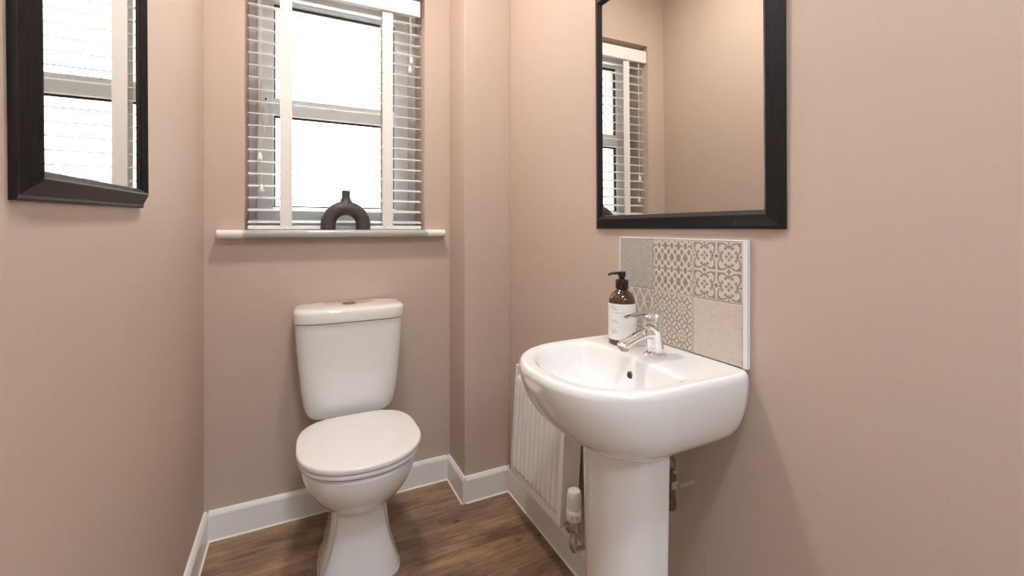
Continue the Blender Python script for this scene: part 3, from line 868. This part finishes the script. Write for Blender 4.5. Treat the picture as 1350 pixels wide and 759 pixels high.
vb.lathe([(0.0085, 0.0), (0.0085, 0.012), (0.0130, 0.013), (0.0130, 0.026), (0.0090, 0.027), (0.0090, 0.044)], (-0.006, vy0, 0.010), 'y', 18)
vb.tube([(-0.006, vy0, -0.024), (-0.006, vy0, -0.036), (0.000, vy0, -0.045), (0.012, vy0, -0.048), (0.066, vy0, -0.048)], [0.0095, 0.0095, 0.0092, 0.0078, 0.0078], 14)
vb.build('valve_body', NICKEL, rad, True, 40)
# lockshield on the far end
vb = G()
vb.lathe([(0.008, 0.0), (0.008, 0.010), (0.0120, 0.011), (0.0120, 0.022)], (-0.012, RL / 2, 0.012), 'y', 16)
vb.lathe([(0.009, -0.010), (0.011, 0.0), (0.011, 0.014), (0.009, 0.022)], (-0.012, RL / 2 + 0.020, 0.010), 'z', 16)
vb.build('lockshield_valve', BRASS, rad, True, 40)
G().lathe([(0.007, 0.0), (0.007, 0.010), (0.004, 0.012)], (-0.014, RL / 2, 0.052), 'y', 12).build('air_vent', BRASS, rad, True, 40)

# ------------------------------------------------------------------ supply pipe behind the pedestal
sx, sy_ = 0.7700, 0.7400
pipe = tag(empty('supply_pipe', (sx, sy_, 0.4)), 'copper water supply pipe with isolating valve behind the pedestal', 'pipe')
def ppart(g, name, m, parent=pipe, **kw):
    for q in g.v: q -= Vector(pipe.location)
    return g.build(name, m, parent, **kw)
ppart(G().tube([(sx, sy_, 0.580), (sx, sy_, 0.655)], 0.0045, 12), 'flexible_tail', CHROME, smooth=True)
ppart(G().lathe([(0.009, 0.575), (0.0115, 0.576), (0.0115, 0.592), (0.009, 0.594)], (sx, sy_, 0), 'z', 6), 'compression_nut', NICKEL)
ppart(G().lathe([(0.0085, 0.538), (0.0085, 0.545), (0.0105, 0.546), (0.0105, 0.560), (0.0085, 0.562), (0.0085, 0.575)], (sx, sy_, 0), 'z', 14), 'isolating_valve', BRASS, smooth=True, sharp=40)
ppart(G().lathe([(0.0045, -0.014), (0.0045, -0.009)], (sx, sy_, 0.568), 'y', 10), 'valve_screw', CHROME)
ppart(G().tube([(sx, sy_, 0.492), (sx, sy_, 0.540)], 0.0080, 16), 'copper_tube', COPPER, smooth=True, sharp=40)
ppart(G().tube([(sx, sy_, 0.505), (sx, sy_, 0.495), (sx, sy_ + 0.002, 0.484), (sx, sy_ + 0.012, 0.477), (sx, sy_ + 0.05, 0.476)], [0.0085, 0.0110, 0.0120, 0.0105, 0.0080], 14), 'elbow', BRASS, smooth=True, sharp=50)
ppart(G().tube([(sx, sy_ + 0.045, 0.476), (sx, sy_ + 0.06, 0.476), (sx + 0.01, sy_ + 0.072, 0.476), (XR - 0.001, sy_ + 0.074, 0.476)], 0.0076, 12), 'copper_tube', COPPER, smooth=True, sharp=50)
g = G().box(sx + 0.006, XR - 0.0005, sy_ - 0.020, sy_ - 0.004, 0.532, 0.541, 0.002); g.box(sx - 0.010, sx + 0.010, sy_ - 0.0115, sy_ - 0.0085, 0.528, 0.545, 0.001)
ppart(g, 'pipe_clip', CLIPM)

# ------------------------------------------------------------------ ceiling lights
def ceiling_light(x, yy, lab, r=0.085, k=1.0, tint=(0.82, 0.92, 1.03)):
    root = tag(empty('ceiling_light', (x, yy, ZC)), lab, 'light')
    G().lathe([(r + 0.012, 0.0), (r + 0.012, -0.010), (r + 0.004, -0.016), (r, -0.014)], (0, 0, 0), 'z', 40).build('rim', GLOSSW, root, True, 40)
    m = mat('opal_diffuser_%d' % int(k * 100), (0.9, 0.88, 0.85), rough=0.4, emit=tint, emit_s=LAMP * k)
    G().lathe([(r, -0.0142), (r * 0.92, -0.020), (r * 0.6, -0.024), (r * 0.2, -0.0255)], (0, 0, 0), 'z', 40).build('diffuser', m, root, True)
    return root
ceiling_light(0.22, -0.12, 'round opal ceiling light near the door', 0.10, 1.0)
ceiling_light(0.20, 1.22, 'round opal ceiling light between the mirrors', 0.075, 1.75, (1.0, 0.925, 0.84))

hp = tag(empty('hall_fill_panel', (0.30, -1.75, ZC)), 'unseen square fill panel added on the hall ceiling', 'light')  # unseen panel, added for cool low fill through the doorway
g = G().box(-0.32, 0.32, -0.32, 0.32, -0.012, -0.0005, 0.002); g.build('casing', GLOSSW, hp)
G().box(-0.30, 0.30, -0.30, 0.30, -0.016, -0.012, 0.001).build('diffuser', mat('cool_fill_panel', (0.9, 0.9, 0.9), rough=0.4, emit=(0.84, 0.93, 1.0), emit_s=HALL_FILL), hp)
